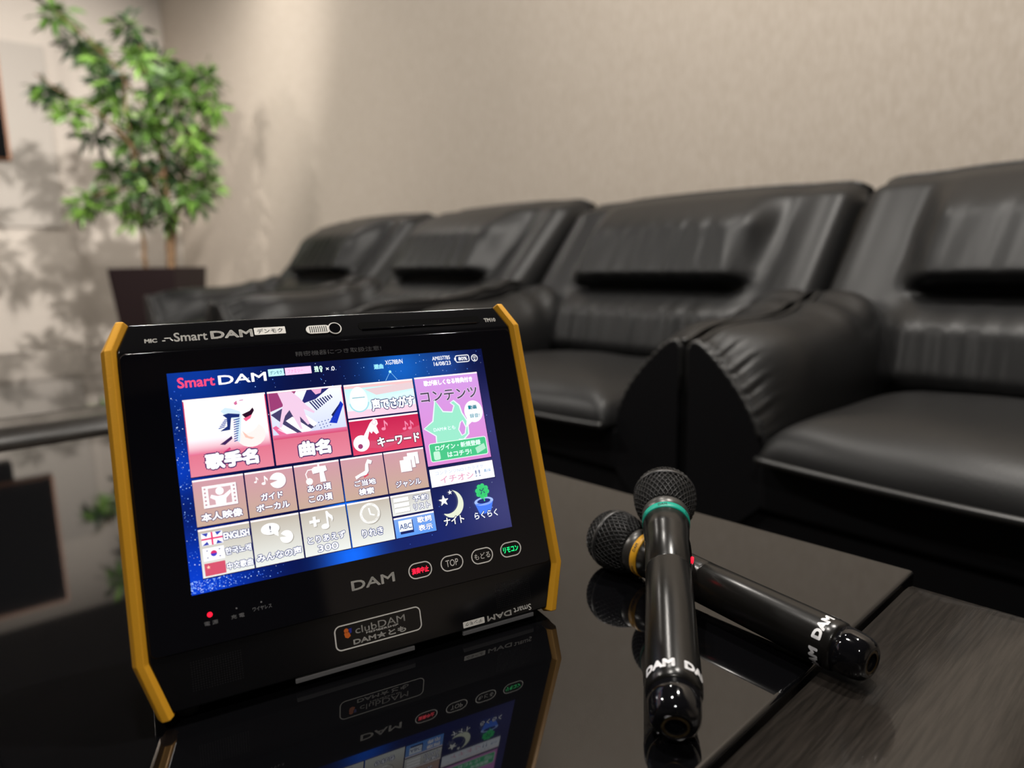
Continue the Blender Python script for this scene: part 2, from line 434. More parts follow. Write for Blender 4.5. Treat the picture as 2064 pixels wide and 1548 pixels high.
# soft foot strips under the front edge
for u0,u1 in ((53,132),(168,225)):
    MB().prism([(VB+.2,NB+1.0),(VB+.2,NB+4),(VB+3.4,NB+5),(VB+3.4,NB+2.0)],u0,u1,fn=lambda u,v,n:TP(u,v,n)).build('foot_strip',M['print_dim'],tab,bevel=.0005)
# front glass
def rrect(u0,u1,v0,v1,r,k=6):
    pts=[]
    for cx,cy,a0 in ((u1-r,v0+r,-90),(u1-r,v1-r,0),(u0+r,v1-r,90),(u0+r,v0+r,180)):
        for i in range(k+1):
            a=math.radians(a0+90*i/k); pts.append((cx+r*math.cos(a),cy+r*math.sin(a)))
    return pts
gp=rrect(-24.8,243.8,-14.2,166.5,4)
MB().prism(gp,-.9,.05,fn=lambda n,u,v:TP(u,v,n)).build('front_glass',M['panelglass'],tab,bevel=.0005,seg=2)
GZ=-.9

class Flat:
    """coloured flat shapes stacked in layers on a plane; one mesh"""
    def __init__(s,fn,z0,dz=-.012): s.v=[];s.f=[];s.c=[];s.fn=fn;s.z=z0;s.dz=dz;s.ly=0
    def up(s,k=1): s.ly+=k; return s
    def poly(s,pts,col,vcols=None,fs=None):
        o=len(s.v); n=s.z+s.dz*s.ly
        s.v+=[s.fn(u,v,n) for u,v in pts]
        for f in (fs or [list(range(len(pts)))]):
            s.f.append([o+i for i in f]); s.c.append([vcols[i] for i in f] if vcols else [col]*len(f))
        return s
    def rect(s,u0,v0,u1,v1,col,bot=None):
        if bot: 
            k=6
            for i in range(k):
                a=i/k;b=(i+1)/k; va=v0+(v1-v0)*a; vb=v0+(v1-v0)*b
                ca=tuple(col[q]+(bot[q]-col[q])*a for q in range(3)); cb=tuple(col[q]+(bot[q]-col[q])*b for q in range(3))
                s.poly([(u0,va),(u1,va),(u1,vb),(u0,vb)],None,[ca,ca,cb,cb])
            return s
        return s.poly([(u0,v0),(u1,v0),(u1,v1),(u0,v1)],col)
    def circ(s,cx,cy,r,col,ry=None,k=28,a0=0,a1=360):
        ry=ry or r
        pts=[(cx+r*math.cos(math.radians(a0+(a1-a0)*i/k)),cy+ry*math.sin(math.radians(a0+(a1-a0)*i/k))) for i in range(k+(0 if a1-a0==360 else 1))]
        return s.poly(pts,col)
    def ring(s,cx,cy,r,w,col,ry=None,k=40,a0=0,a1=360):
        ry=ry or r; o=[];i_=[]
        for i in range(k+1):
            a=math.radians(a0+(a1-a0)*i/k); o.append((cx+r*math.cos(a),cy+ry*math.sin(a))); i_.append((cx+(r-w)*math.cos(a),cy+(ry-w)*math.sin(a)))
        return s.poly(o+i_,col,fs=[(i,i+1,k+2+i,k+1+i) for i in range(k)])
    def outline(s,pts,w,col,closed=True):
        N=len(pts); L=[];Rr=[]
        for i in range(N):
            p0=pts[i-1] if (closed or i>0) else pts[i]; p1=pts[(i+1)%N] if (closed or i<N-1) else pts[i]
            dx,dy=p1[0]-p0[0],p1[1]-p0[1]; l=math.hypot(dx,dy) or 1; nx,ny=-dy/l*w/2,dx/l*w/2
            L.append((pts[i][0]+nx,pts[i][1]+ny)); Rr.append((pts[i][0]-nx,pts[i][1]-ny))
        m=N if closed else N-1
        return s.poly(L+Rr,col,fs=[(i,(i+1)%N,N+(i+1)%N,N+i) for i in range(m)])
    def text(s,t,cx,cy,w,h,col,bold=0.0,edge=None,ew=.05,shear=0,rot180=False):
        bold*=1.5; lines=t.split('\n')
        if edge:
            e=ew*1.7*h
            pts,fs=fit_text(t,cx,cy,w+2*e,h+2*e,(bold*h+e)/(h+2*e),shear,rot180); s.poly(pts,edge,fs=fs); s.up()
        pts,fs=fit_text(t,cx,cy,w,h,bold,shear,rot180); s.poly(pts,col,fs=fs); return s
    def build(s,name,m,parent,scale=1.0):
        me=bpy.data.meshes.new(name); me.from_pydata([tuple(p) for p in s.v],[],s.f); me.update()
        at=me.color_attributes.new('ui','FLOAT_COLOR','CORNER'); i=0; d=[]
        for p,c in zip(me.polygons,s.c):
            for q in c: d+= [q[0]*scale,q[1]*scale,q[2]*scale,1]
        at.data.foreach_set('color',d); me.materials.append(m)
        o=bpy.data.objects.new(name,me); COL.objects.link(o); o.parent=parent; return o

# ---- the lit menu
S=Flat(TP,GZ-.03,-.010)
W_=lin((252,252,255)); 
NG,NV=44,28
def bg(u,v):
    b=[lin((6,16,66))[i] for i in range(3)]
    def addc(cu,cv,r,c,k):
        d=((u-cu)**2+(v-cv)**2)/(r*r); e=math.exp(-d)*k
        for i in range(3): b[i]+=lin(c)[i]*e
    addc(0,135,34,(0,70,230),.8); addc(0,60,16,(0,60,190),.9); addc(12,0,34,(5,70,190),.6); addc(98,133,16,(0,110,255),1.0)
    addc(150,9,22,(20,110,215),.8); addc(185,10,14,(40,90,180),.5); addc(217,60,30,(58,54,105),.9); addc(217,120,34,(66,66,110),.85); addc(97,98,10,(0,120,255),.9)
    addc(150,133,40,(10,35,110),.6); addc(187,110,18,(4,16,40),.4)
    return tuple(.82*q for q in b)
pts=[(217*i/NG,135.6*j/NV) for j in range(NV+1) for i in range(NG+1)]
S.poly(pts,None,[bg(u,v) for u,v in pts],[(j*(NG+1)+i,j*(NG+1)+i+1,(j+1)*(NG+1)+i+1,(j+1)*(NG+1)+i) for j in range(NV) for i in range(NG)])
S.up(); rs=random.Random(3)
for k in range(520):
    u,v=rs.uniform(1,216),rs.uniform(1,135)
    q=rs.random()
    if q<.45: u,v=rs.uniform(.5,60)*rs.random(),rs.uniform(127.8,135)
    elif q<.68: u,v=rs.uniform(.5,6.8),rs.uniform(14,134)
    elif q<.8: u,v=rs.uniform(40,216),rs.uniform(1,16)
    r=rs.choice((.16,.2,.25,.34)); c=lin(rs.choice(((90,150,255),(150,190,255),(60,110,230),(200,220,255))))
    S.circ(u,v,r,c,k=6)
S.up()
# header
S.text('Smart',16.2,6.6,21.5,6.6,lin((255,75,120)),bold=.012,edge=lin((250,70,110)),ew=.008)
S.text('DAM',43.8,6.9,29.5,6.0,W_,bold=.022)
S.rect(60,2.6,70,7.4,lin((190,245,250))); S.rect(70.8,2.5,88,7.5,lin((255,200,235))); S.up()
S.text('デンモク',65,5.0,7.6,2.6,lin((20,70,110)),bold=.01); S.text('ファミリー',77.5,5.0,10,2.6,lin((230,120,190)),bold=.0)
S.text('残♀',92.8,5.2,5.6,4.6,lin((210,255,225)),bold=.03); S.text('× 0',100.8,5.5,6.0,3.0,W_,bold=.01)
S.text('選曲',134.8,7.0,7,3.6,lin((150,225,255)),bold=.03); S.text('XG78B/N',146.5,4.6,13.0,3.3,W_,bold=.006)
S.text('AM037785',183,4.6,14.2,3.0,W_,bold=.008); S.text('16/08/23',183.3,8.7,13.4,3.0,W_,bold=.008)
S.outline(rrect(194.5,205.4,3.9,8.9,1.2,3),.6,W_); S.rect(193.4,5.4,194.2,7.4,W_); S.text('80%',200.3,6.4,7.2,2.7,W_,bold=.02)
S.ring(209.9,6.7,2.7,.5,W_,k=20); S.circ(209.9,8.0,.6,W_,k=8); S.ring(209.9,8.0,1.7,.35,W_,k=8,a0=225,a1=315); S.ring(209.9,8.0,2.7,.35,W_,k=8,a0=235,a1=305)
S.circ(142.6,11.4,1.0,lin((150,240,255)),k=10); S.circ(142.6,11.4,.5,W_,k=8)
S.outline([(138.5,17.5),(142.6,11.4),(147,17.5)],.3,lin((150,215,255)),closed=False)
S.up()
EDG=lin((70,40,95)); 
def tile(u0,v0,u1,v1,c0,c1):
    S.rect(u0-.15,v0+.3,u1+.5,v1+.6,lin((20,8,60))); S.up()
    S.rect(u0,v0,u1,v1,lin(c0),lin(c1)); S.up()
    S.rect(u0,v0,u1,v0+1.1,lin((255,240,240))); S.up()
def note(cx,cy,h,col):
    S.circ(cx-.14*h,cy+.34*h,.22*h,col,.15*h,k=18)
    S.poly([(cx-.03*h,cy-.5*h),(cx+.07*h,cy-.5*h),(cx+.07*h,cy+.34*h),(cx-.03*h,cy+.34*h)],col)
    S.poly([(cx+.07*h,cy-.5*h),(cx+.16*h,cy-.34*h),(cx+.32*h,cy-.18*h),(cx+.34*h,cy-.02*h),(cx+.26*h,cy+.14*h),(cx+.25*h,cy-.02*h),(cx+.07*h,cy-.2*h)],col)
# singer tile
tile(7,17.6,56.2,66,(205,50,95),(222,130,150))
k=8; pts=[];cl=[]
for j in range(k+1):
    v=18.6+34*j/k; c=[W_[i]+(lin((220,105,140))[i]-W_[i])*max(0,(j-5)/3)**1.5 for i in range(3)]
    pts+=[(7.6,v),(55.6,v)]; cl+=[tuple(c)]*2
S.poly(pts,None,cl,[(2*j,2*j+1,2*j+3,2*j+2) for j in range(k)]); S.up()
S.circ(42,31,9.5,lin((255,246,246)),12); S.circ(44.5,44,9,lin((255,232,228)),8,k=20); S.up()
S.poly([(40.5,30.5),(45.5,28.6),(47.5,26.6),(48.2,28.6),(46.5,31.2),(42.5,33)],lin((40,14,36))); S.poly([(41,33.2),(44.5,32.0),(46.6,31.0),(45.5,33.4),(42.5,35.2)],lin((235,95,135)))
S.poly([(36.5,22.5),(38.3,21.2),(38.6,23.5),(37.2,24.0)],lin((205,105,150))); S.poly([(40,21),(42.5,20.7),(42.3,21.5),(40,21.6)],lin((210,160,190)))
S.poly([(39.5,41),(43,45),(46.5,46.2),(44.5,47),(41,45.4)],lin((240,190,175)))
S.poly([(28,27),(31,25),(35,26),(39.6,28.3),(40.3,31),(37.5,48),(35.5,47),(36.5,33.5),(31.5,31)],lin((205,226,240))); S.up()
S.poly([(29,29.6),(32.5,28.8),(39.3,30),(38.8,32),(34,31.8),(32.5,39.5),(26.5,39.8),(31,37),(31.4,32)],lin((26,44,110)))
S.poly([(25.5,48),(33,43.4),(33.2,45.2),(28.5,48.6)],lin((60,34,84))); S.poly([(27,53),(31,50.4),(31.6,51.6),(28.6,53.4)],lin((205,60,115)))
for q in range(10): S.poly([(35.2-q*.12,33.2+q*1.5),(39.0-q*.3,32.6+q*1.5),(38.9-q*.3,33.3+q*1.5),(35.1-q*.12,33.9+q*1.5)],lin((34,70,150)))
for q in range(5): S.poly([(25.8+q*.9,37.6-q*1.2),(29.6+q*.6,36.8-q*1.2),(29.6+q*.6,37.4-q*1.2),(25.8+q*.9,38.2-q*1.2)],lin((25,60,150)))
S.up()
S.text('歌手名',31.6,57.8,31.5,10.2,W_,bold=.045,edge=EDG,ew=.045)
S.up()
# song tile
tile(57.5,17.6,106.7,66,(200,50,92),(222,130,150))
S.rect(58,18.8,106.2,47.5,lin((235,240,252)),lin((205,212,242))); S.up()
def clip(pts): return [(min(106.1,max(58.1,u)),min(49,max(18.8,v))) for u,v in pts]
S.poly(clip([(58,18.8),(76,18.8),(70,27),(58,31)]),lin((150,60,112))); S.poly(clip([(83,18.8),(98,18.8),(88,25.5),(78,28)]),lin((35,38,105)))
S.poly(clip([(58,33),(71,27),(86,43.5),(74,49)]),lin((66,60,100))); S.up()
S.poly(clip([(61,43),(65.5,40.5),(76,48.8),(70,49)]),lin((252,240,250))); S.poly(clip([(67,38),(71.5,35.6),(83,45.5),(78,48.2)]),lin((255,250,255))); S.poly(clip([(73.5,33.2),(76.5,31.8),(87,41.8),(84.5,44)]),lin((250,245,255)))
S.poly(clip([(58,41.5),(60.5,40.4),(69,49),(63.5,49)]),lin((225,105,150))); S.poly(clip([(95,42.5),(104.5,28.5),(106.1,31),(100,43.5)]),lin((20,50,185)))
S.poly(clip([(97,37.4),(103.5,30.2),(104,31.2),(98,38.8)]),lin((25,30,70)))
for q in range(9): S.poly(clip([(83.5+q*1.75,27.0-q*.42),(84.3+q*1.75,26.6-q*.42),(88.4+q*1.4,32.6-q*.9),(87.7+q*1.4,33.2-q*.9)]),lin((38,42,96)))
for q in range(16): S.circ(88.0+(q%6)*2.2+(q//6)*.5,41.5+(q//6)*1.9-(q%6)*.4,.42,lin((64,84,150)),k=6)
S.up()
S.poly(clip([(64,18.8),(73,18.8),(77.5,23.5),(81.5,29),(86.5,33.8),(85.6,34.8),(79.5,31.3),(80.2,36),(82.2,41.5),(80.8,42.2),(76.3,36),(76.4,41.5),(77,44.5),(75.6,44.4),(72.4,36.5),(70.2,31),(67.0,34.5),(63.8,42),(62.4,41.5),(64.6,33.5),(66.5,27)]),lin((232,196,222)))
S.poly(clip([(86,18.8),(93,18.8),(92,21.6),(88.5,22.4)]),lin((230,170,205))); S.up()
S.rect(58,46.6,106.2,49.6,lin((220,120,160)),lin((205,70,108))); S.up()
S.text('曲名',83.2,57.8,21,10.2,W_,bold=.045,edge=EDG,ew=.045)
S.up()
# voice tile
tile(108,18.0,158,41.4,(235,190,190),(245,205,225))
S.rect(108.3,21,157.8,36.5,lin((190,246,246)),lin((225,240,250))); S.up()
S.poly([(122,22.2),(157.8,20.4),(157.8,25),(130,27)],lin((225,200,205))); S.poly([(140,29),(157.8,26),(157.8,29.5),(145,31)],lin((215,250,252)))
S.circ(117.2,29,6.3,lin((235,252,252)),9,k=24); S.up(); S.poly(rrect(113.2,121.2,22,33.5,3.6,5),W_); S.ring(117.2,30,7.2,.9,lin((160,215,225)),8,a0=10,a1=170); S.up()
S.rect(112.8,27.4,121.6,27.9,lin((70,160,175))); S.up()
S.text('声でさがす',141.3,34.0,31.5,8.6,W_,bold=.028,edge=lin((45,50,105)),ew=.04)
S.up()
# keyword tile
tile(108,42.6,158,67,(190,30,75),(215,65,100))
S.poly([(108.3,56),(130,60),(157.8,52),(157.8,58),(130,65),(108.3,61)],lin((205,75,108))); S.up()
note(132.5,49,7,lin((235,140,170))); note(147.5,51,6.4,lin((232,130,165))); note(151.5,51,6.4,lin((232,130,165))); S.up()
S.circ(114.6,59.4,5.6,W_); S.poly([(116.5,55.0),(122.4,46.2),(125.4,43.6),(127.6,44.6),(128,47.2),(126.6,48.8),(127.8,53.5),(125.8,54.4),(123.8,52.0),(122.6,53.6),(121.2,51.8),(119.2,57.2)],W_); S.up()
S.circ(113.6,61.4,1.7,lin((150,60,110)),k=14); S.ring(125.4,46,1.7,.5,lin((240,190,205)),k=14)
S.text('キーワード',141.2,60.2,31.0,6.8,W_,bold=.03,edge=lin((75,15,45)),ew=.04)
S.up()
# pink content tile
tile(159.5,17.6,209.6,82.3,(205,150,222),(215,135,205))
S.text('歌が楽しくなる特典付き',185.5,22.6,39,4.2,W_,bold=.03)
S.text('コンテンツ',184.6,32.6,45,8.0,lin((66,50,76)),bold=.012,edge=lin((235,225,240)),ew=.02)
S.up()
star=[(172.5,35.5),(177.5,44.5),(184.5,45.6),(186.8,41.0),(184.2,38.6),(187,37.2),(191,41.4),(192.0,47),(195.5,54),(194.8,63),(190.2,66.6),(186.6,66.0),(187.4,71),(178.5,66.6),(168,74.5),(169.2,61.5),(161,55.3),(168.5,50.6)]
star=[(min(209,max(159.9,u)),v) for u,v in star]
S.poly(star,lin((150,224,196))); S.up(); S.outline(star,1.0,lin((225,240,240)))
S.poly([(189.5,54),(191.5,52.6),(193.4,58),(192,62.5),(189.2,63.6),(187.4,59)],lin((205,142,215))); S.up()
S.outline([(189.5,54),(191.5,52.6),(193.4,58),(192,62.5),(189.2,63.6),(187.4,59)],.8,lin((235,235,245)))
S.text('DAM★とも',176.5,56.8,17,3.0,lin((230,250,250)),bold=.01)
S.circ(201.6,47,7.4,W_,8.2,k=26); S.poly([(195.4,51.5),(199,54.5),(193.6,58)],W_); S.up()
S.text('動画',201.2,43.8,7,3.2,lin((20,120,140)),bold=.03); S.text('録音!',202,50.2,8,3.2,lin((40,140,160)),bold=.01)
S.poly(rrect(162.6,207.6,64.4+2.2,79.6,1.5,4),lin((70,190,130))); S.up(); S.outline(rrect(162.6,207.6,66.6,79.6,1.5,4),.5,lin((225,250,235)))
S.text('ログイン・新規登録',185,70.2,36,4.0,lin((225,252,240)),bold=.02); S.text('はコチラ!',185,76.0,19,3.8,lin((225,252,240)),bold=.02)
S.poly(rrect(165,170,72.4,78.6,1.2,3),lin((190,235,210))); S.poly([(198,74),(205.5,71.4),(206.5,75.5),(199,78.4)],lin((170,225,195)))
S.up()
# banner
tile(159.8,84.8,209.8,97.4,(244,248,255),(236,242,252))
S.text('コンテンツNO.1カラオケ',183,88,38,2.6,lin((190,196,215)),bold=-.004)
S.text('イチオシ',180,93.2,26,4.8,lin((222,150,175)),bold=.006); S.text('!!',196.6,92.6,4,4.6,lin((120,130,165)),bold=.0); S.text('詳しくは',204.6,91.6,5,2.2,lin((110,150,190)),bold=.02)
S.up()
cols=[(7.2,36.6),(37.5,66.9),(67.9,97.3),(98.4,127.7),(128.5,157.8)]
r2=(68,96.4); r3=(98.1,127.1)
PK0,PK1=(200,148,160),(192,164,146); GY0,GY1=(186,176,162),(228,231,226)
labs=['本人映像','ガイド\nボーカル','あの頃\nこの頃','ご当地\n検索','ジャンル']
for (a,b) in cols: tile(a,r2[0],b,r2[1],PK0,PK1)
E_=lin((66,46,100)); SH=lin((160,128,140)); IC=lin((255,250,250))
def shadow(pts,d=.5,k=.62):
    S.poly([(u+d,v+d) for u,v in pts],SH); S.up(); S.poly(pts,IC); S.up()
# film icon
shadow([(12.2,72.6),(31.8,72.6),(31.8,86),(12.2,86)])
S.rect(15.4,74.2,28.6,84.6,lin((206,165,172))); 
for q in range(5): S.rect(13.0,73.8+q*2.4,14.2,74.9+q*2.4,lin((190,150,160))); S.rect(29.8,73.8+q*2.4,31.0,74.9+q*2.4,lin((190,150,160)))
S.up(); S.circ(22,76.6,2.4,IC,k=14); S.poly([(17,78.2),(20.5,79.6),(24,79.4),(28.2,76.6),(28.4,78.6),(25.4,81.4),(25,84.6),(19.2,84.6),(19,81.8),(16.2,80)],IC); S.up()
S.text('本人映像',21.9,91.4,24,5.2,W_,bold=.03,edge=E_,ew=.05); S.up()
# guide vocal
pac=[(57,75.6)]+[(57+5*math.cos(math.radians(a)),75.6+5*math.sin(math.radians(a))) for a in range(195,195+331,15)]
shadow(pac); note(49.0,74.4,5.6,IC); note(44.0,73.4,3.8,IC)
S.text('ガイド',52.2,84.8,13.5,4.6,W_,bold=.03,edge=E_,ew=.05); S.text('ボーカル',52.2,91.4,20.5,4.6,W_,bold=.03,edge=E_,ew=.05); S.up()
# kendama
shadow([(78.8,71.8),(80.6,70.6),(88.2,70.6),(88.8,73.8),(86.6,74.4),(87.4,81),(83.6,81),(83.8,74.6),(79.4,75)])
S.circ(76.6,79.6,2.2,IC,k=16); S.outline([(75.4,77.6),(74.8,74.6),(76.4,72.2),(79,72),(80.6,71)],.6,IC,closed=False); S.rect(83.0,69.2,84.2,71,IC)
S.text('あの頃',82.4,84.4,15.5,4.8,W_,bold=.025,edge=E_,ew=.05); S.text('この頃',82.4,91.2,15.5,4.8,W_,bold=.025,edge=E_,ew=.05); S.up()
# japan-like outline
shadow([(116.8,70.6),(119.8,72.0),(118.8,74.2),(116.8,73.6),(116.6,78.6),(114.6,81.0),(110.6,81.6),(107.4,83.2),(106.8,81.2),(110.6,79.6),(114,78.2),(114.8,74)])
S.poly([(112.5,82.0),(116,80.4),(116.2,81.4),(112.9,82.9)],lin((215,70,90)))
S.text('ご当地',113,86.0,14.8,4.2,W_,bold=.025,edge=E_,ew=.05); S.text('検索',113,92.0,10.5,4.6,W_,bold=.03,edge=E_,ew=.05); S.up()
for q in range(3):
    a,b=145.2-q*3.0,70.6+q*2.2
    shadow([(a,b),(a+8,b),(a+8,b+8.2),(a,b+8.2)])
S.text('ジャンル',143.2,91.2,18.5,4.6,W_,bold=.02,edge=E_,ew=.05); S.up()
# row three
for (a,b) in cols[:4]: tile(a,r3[0],b,r3[1],GY0,GY1)
SH=lin((165,160,150)); E3=lin((48,62,122)); IC=lin((255,255,255))
S.rect(8.6,100.6,20.6,108.2,lin((245,246,255))); S.up()
BLU=lin((52,66,170))
for a in ((8.8,100.8,12.6,103),(16.6,100.8,20.4,103),(8.8,105.9,12.6,108),(16.6,105.9,20.4,108)): S.poly([(a[0],a[1] if a[1]<104 else a[3]),(a[2],a[1]if a[1]<104 else a[3]),((a[0]+a[2])/2+(.9 if a[0]<14 else -.9),a[3] if a[1]<104 else a[1])],BLU)
S.rect(8.6,103.9,20.6,104.9,lin((225,60,110))); S.rect(14.1,100.6,15.1,108.2,lin((225,60,110)))
S.up(); S.text('ENGLISH',28.6,104.6,15.2,4.4,W_,bold=.03,edge=E3,ew=.05)
S.rect(8.6,109.8,20.6,117.4,lin((250,250,255))); S.up(); S.circ(14.6,113.4,1.8,lin((210,50,110)),k=16,a0=180,a1=360); S.circ(14.6,113.4,1.8,lin((70,60,190)),k=16,a0=0,a1=180)
for a,b in ((11,111.4),(18,111.4),(11,115.6),(18,115.6)): S.rect(a-.5,b-.3,a+.5,b+.3,lin((110,110,140)))
S.text('한국노래',28.6,113.8,15.2,4.4,W_,bold=.02,edge=E3,ew=.05)
S.rect(8.6,118.8,20.4,126.2,lin((205,80,105))); S.up(); S.text('★',10.8,121,2.2,2.2,lin((255,215,190))); S.text('中文歌曲',28.6,122.8,15.2,4.4,W_,bold=.02,edge=E3,ew=.05); S.up()
# everyone's voice
shadow([(48.6+5.6*math.cos(math.radians(a)),105.2+3.6*math.sin(math.radians(a))) for a in range(0,360,12)]); S.poly([(49.5,108),(53.2,107),(53,110.6)],IC); S.text('!',48.6,105.2,1.2,4.2,lin((120,120,130)),bold=.0)
pac=[(57.8,111.8)]+[(57.8+4*math.cos(math.radians(a)),111.8+4*math.sin(math.radians(a))) for a in range(215,215+331,15)]
shadow(pac); S.text('みんなの声',52.2,121.8,27.5,5.0,W_,bold=.022,edge=E3,ew=.05); S.up()
# plus note
shadow([(75.4,102.6),(77.2,102.6),(77.2,104.8),(79.6,104.8),(79.6,106.6),(77.2,106.6),(77.2,109),(75.4,109),(75.4,106.6),(73,106.6),(73,104.8),(75.4,104.8)])
note(84.8,106.6,11.5,SH); S.up(); note(84.3,106.1,11.5,IC)
S.text('とりあえず',82.6,117.2,24.5,4.8,W_,bold=.02,edge=E3,ew=.05); S.text('300',82.6,123.4,13.2,4.4,W_,bold=.02,edge=E3,ew=.05); S.up()
# clock
S.ring(113.6,107.6,6.9,1.9,SH); S.up(); S.circ(113,107,6.8,lin((206,202,192))); S.ring(113,107,6.9,1.6,IC); S.up()
S.outline([(112.6,103.4),(113.2,107.6),(116,108.6)],1.0,IC,closed=False)
S.text('りれき',113,119.6,14.6,5.2,W_,bold=.02,edge=E3,ew=.05); S.up()
tile(128.5,98.1,157.9,112.0,(196,192,186),(224,226,222)); tile(128.5,113.4,157.9,127.1,(120,160,225),(90,150,235))
for q in range(3): shadow([(130.4,100.4+q*3.6),(141.2,100.4+q*3.6),(141.2,103+q*3.6),(130.4,103+q*3.6)],.3)
S.text('予約',150,102.6,11.5,4.2,W_,bold=.02,edge=E3,ew=.05); S.text('リスト',150,108.4,12,4.2,W_,bold=.02,edge=E3,ew=.05)
S.rect(132,116.4,141.6,125,lin((16,30,90))); S.up(); S.rect(131.4,115.8,141.0,123.2,lin((235,244,255))); S.up(); S.text('ABC',136.2,120.0,8.8,3.6,lin((40,60,120)),bold=.005)
S.text('歌詞',150.2,117.6,10.5,4.2,W_,bold=.02,edge=lin((60,100,190)),ew=.035); S.text('表示',150.2,123.2,10.5,4.2,W_,bold=.02,edge=lin((60,100,190)),ew=.035); S.up()
# night
mo=[(172.2+9.0*math.cos(math.radians(a)),111.0+9.6*math.sin(math.radians(a))) for a in range(-70,141,7)]+[(168.8+8.6*math.cos(math.radians(a)),108.6+8.8*math.sin(math.radians(a))) for a in range(112,-62,-7)]
S.poly(mo,lin((222,228,205)))
S.text('★',166.6,107.4,7.2,7.2,lin((240,240,232)),bold=.02); S.text('★',172.2,102.6,3.2,3.2,lin((240,240,235)),bold=.02); S.up()
S.text('ナイト',172,122.6,15.5,5.6,W_,bold=.015,edge=lin((10,20,50)),ew=.05); S.up()
# clover in a pot
S.poly([(190.0,114.4),(204.4,114.4),(201.2,122.2),(192.6,122.2)],lin((70,120,235))); S.circ(197.2,113.4,7.6,lin((160,185,245)),3.0,k=26); S.up(); S.circ(197.2,113.2,5.4,lin((30,44,110)),1.7,k=22); S.up()
for a in (-100,-10,80,170):
    ca,sa=math.cos(math.radians(a)),math.sin(math.radians(a)); c0=(197.2,106.0)
    for q in (-1,1): S.circ(c0[0]+3.6*ca-q*1.35*sa,c0[1]+3.6*sa+q*1.35*ca,1.75,lin((58,200,116)),k=14)
    S.poly([(c0[0]+.4*ca,c0[1]+.4*sa),(c0[0]+3.4*ca-2.9*sa,c0[1]+3.4*sa+2.9*ca),(c0[0]+4.2*ca,c0[1]+4.2*sa),(c0[0]+3.4*ca+2.9*sa,c0[1]+3.4*sa-2.9*ca)],lin((50,188,104)))
S.outline([(197.4,106),(197.8,113.4)],.8,lin((70,215,130)),closed=False); S.up()
S.text('らくらく',197.2,122.8,18.5,5.0,W_,bold=.015,edge=lin((20,40,100)),ew=.05)
S.build('screen',M['screen'],tab)

# ---- printing and controls
def Pr(fn,name,m,parent,z0):
    f=Flat(fn,z0,-.008); f.m=m; f.nm=name; f.par=parent; return f
lt=Flat(TP,GZ-.03,-.008)
lt.text('精密機器につき取扱注意!',108.8,-6.4,60,3.4,(1,1,1),bold=.004)
lt.build('warning_print',M['print_dim'],tab)
lt=Flat(TP,GZ-.03,-.008); lt.text('DAM',108.9,151.4,29.5,6.2,(1,1,1),bold=.02); lt.build('front_logo',M['print'],tab)
lt=Flat(TP,GZ-.03,-.008); lt.text('電 源',8.8,153.6,7.6,2.4,(1,1,1)); lt.text('充 電',23.8,153.2,7.6,2.4,(1,1,1)); lt.text('ワイヤレス',38.2,151.6,11.2,2.4,(1,1,1)); lt.build('indicator_print',M['print_dim'],tab)
for u,v,m,r in ((8.5,148.7,'red_led',1.5),(23.6,148.6,'print_dim',.5),(38.0,148.2,'print_dim',.5)):
    MB().prism([(u+r*math.cos(2*PI*k/20),v+r*math.sin(2*PI*k/20)) for k in range(20)],GZ-.08,GZ+.2,fn=lambda n,a,b:TP(a,b,n)).build('indicator_lamp',M[m],tab)
for cu,t,key in ((142.2,'演奏中止','red_on'),(165.9,'TOP','print_dim'),(189.5,'もどる','print_dim'),(212.8,'リモコン','green_on')):
    f=Flat(TP,GZ-.03,-.008); f.outline(rrect(cu-8.2,cu+8.2,151.2-5,151.2+5,4.9,8),.75,(1,1,1)); b=f.build('touch_button',M['print'],tab)
    f=Flat(TP,GZ-.03,-.008); f.text(t,cu,151.2,(9.4 if t=='TOP' else 12.4),(4.2 if t!='TOP' else 4.6),(1,1,1),bold=(.02 if '_on' in key else .0)); f.build('button_text',M[key if '_on' in key else 'print'],b)
# lower slanted strip: w runs down the strip from the knee
ld=math.hypot(VB-168,NB); lv,ln=(VB-168)/ld,NB/ld
def BP(u,w,n): return TP(u,168+lv*w-ln*(-n),0+ln*w+lv*n) if False else TP(u,168+lv*w-ln*n,ln*w+lv*n)
f=Flat(BP,-.06,-.008); f.outline(rrect(79.8,138.0,6.6,22.0,3.6,6),.8,(1,1,1)); f.text('clubDAM',110,11.6,34,4.6,(1,1,1),bold=.004); f.text('MEMBERSHIP',111,14.9,22,1.2,(1,1,1))
f.text('DAM★とも',109,18.6,36,3.9,(1,1,1),bold=.03); bd=f.build('club_badge',M['print'],tab)
f=Flat(BP,-.06,-.008); f.circ(87.2,10.4,1.5,(1,1,1)); f.poly([(85.6,12),(87,11),(89,11.8),(89.8,14.2),(88,15.4),(86.2,14.6)],(1,1,1)); f.build('badge_emblem',M['orange'],bd)
f=Flat(BP,-.07,-.008); f.poly([(88.8,9.6),(90.8,9.4),(90.6,12.2),(89.4,12.6)],(1,1,1)); f.build('badge_emblem',M['blue'],bd)
f=Flat(BP,-.06,-.008)
f.text('Smart',215.6,27.4,14.5,4.4,(1,1,1),rot180=True); f.text('DAM',196.6,27.6,19.5,3.8,(1,1,1),bold=.03,rot180=True); f.build('lower_logo',M['print'],tab)
f=Flat(BP,-.06,-.008); f.poly(rrect(168,184.6,25.4,29.6,.5,2),(1,1,1)); ll=f.build('logo_tag',M['print'],tab)
f=Flat(BP,-.085,-.008); f.text('デンモク',176.3,27.5,13.0,2.6,(1,1,1),bold=.006,rot180=True); f.build('logo_ink',M['ink'],ll)
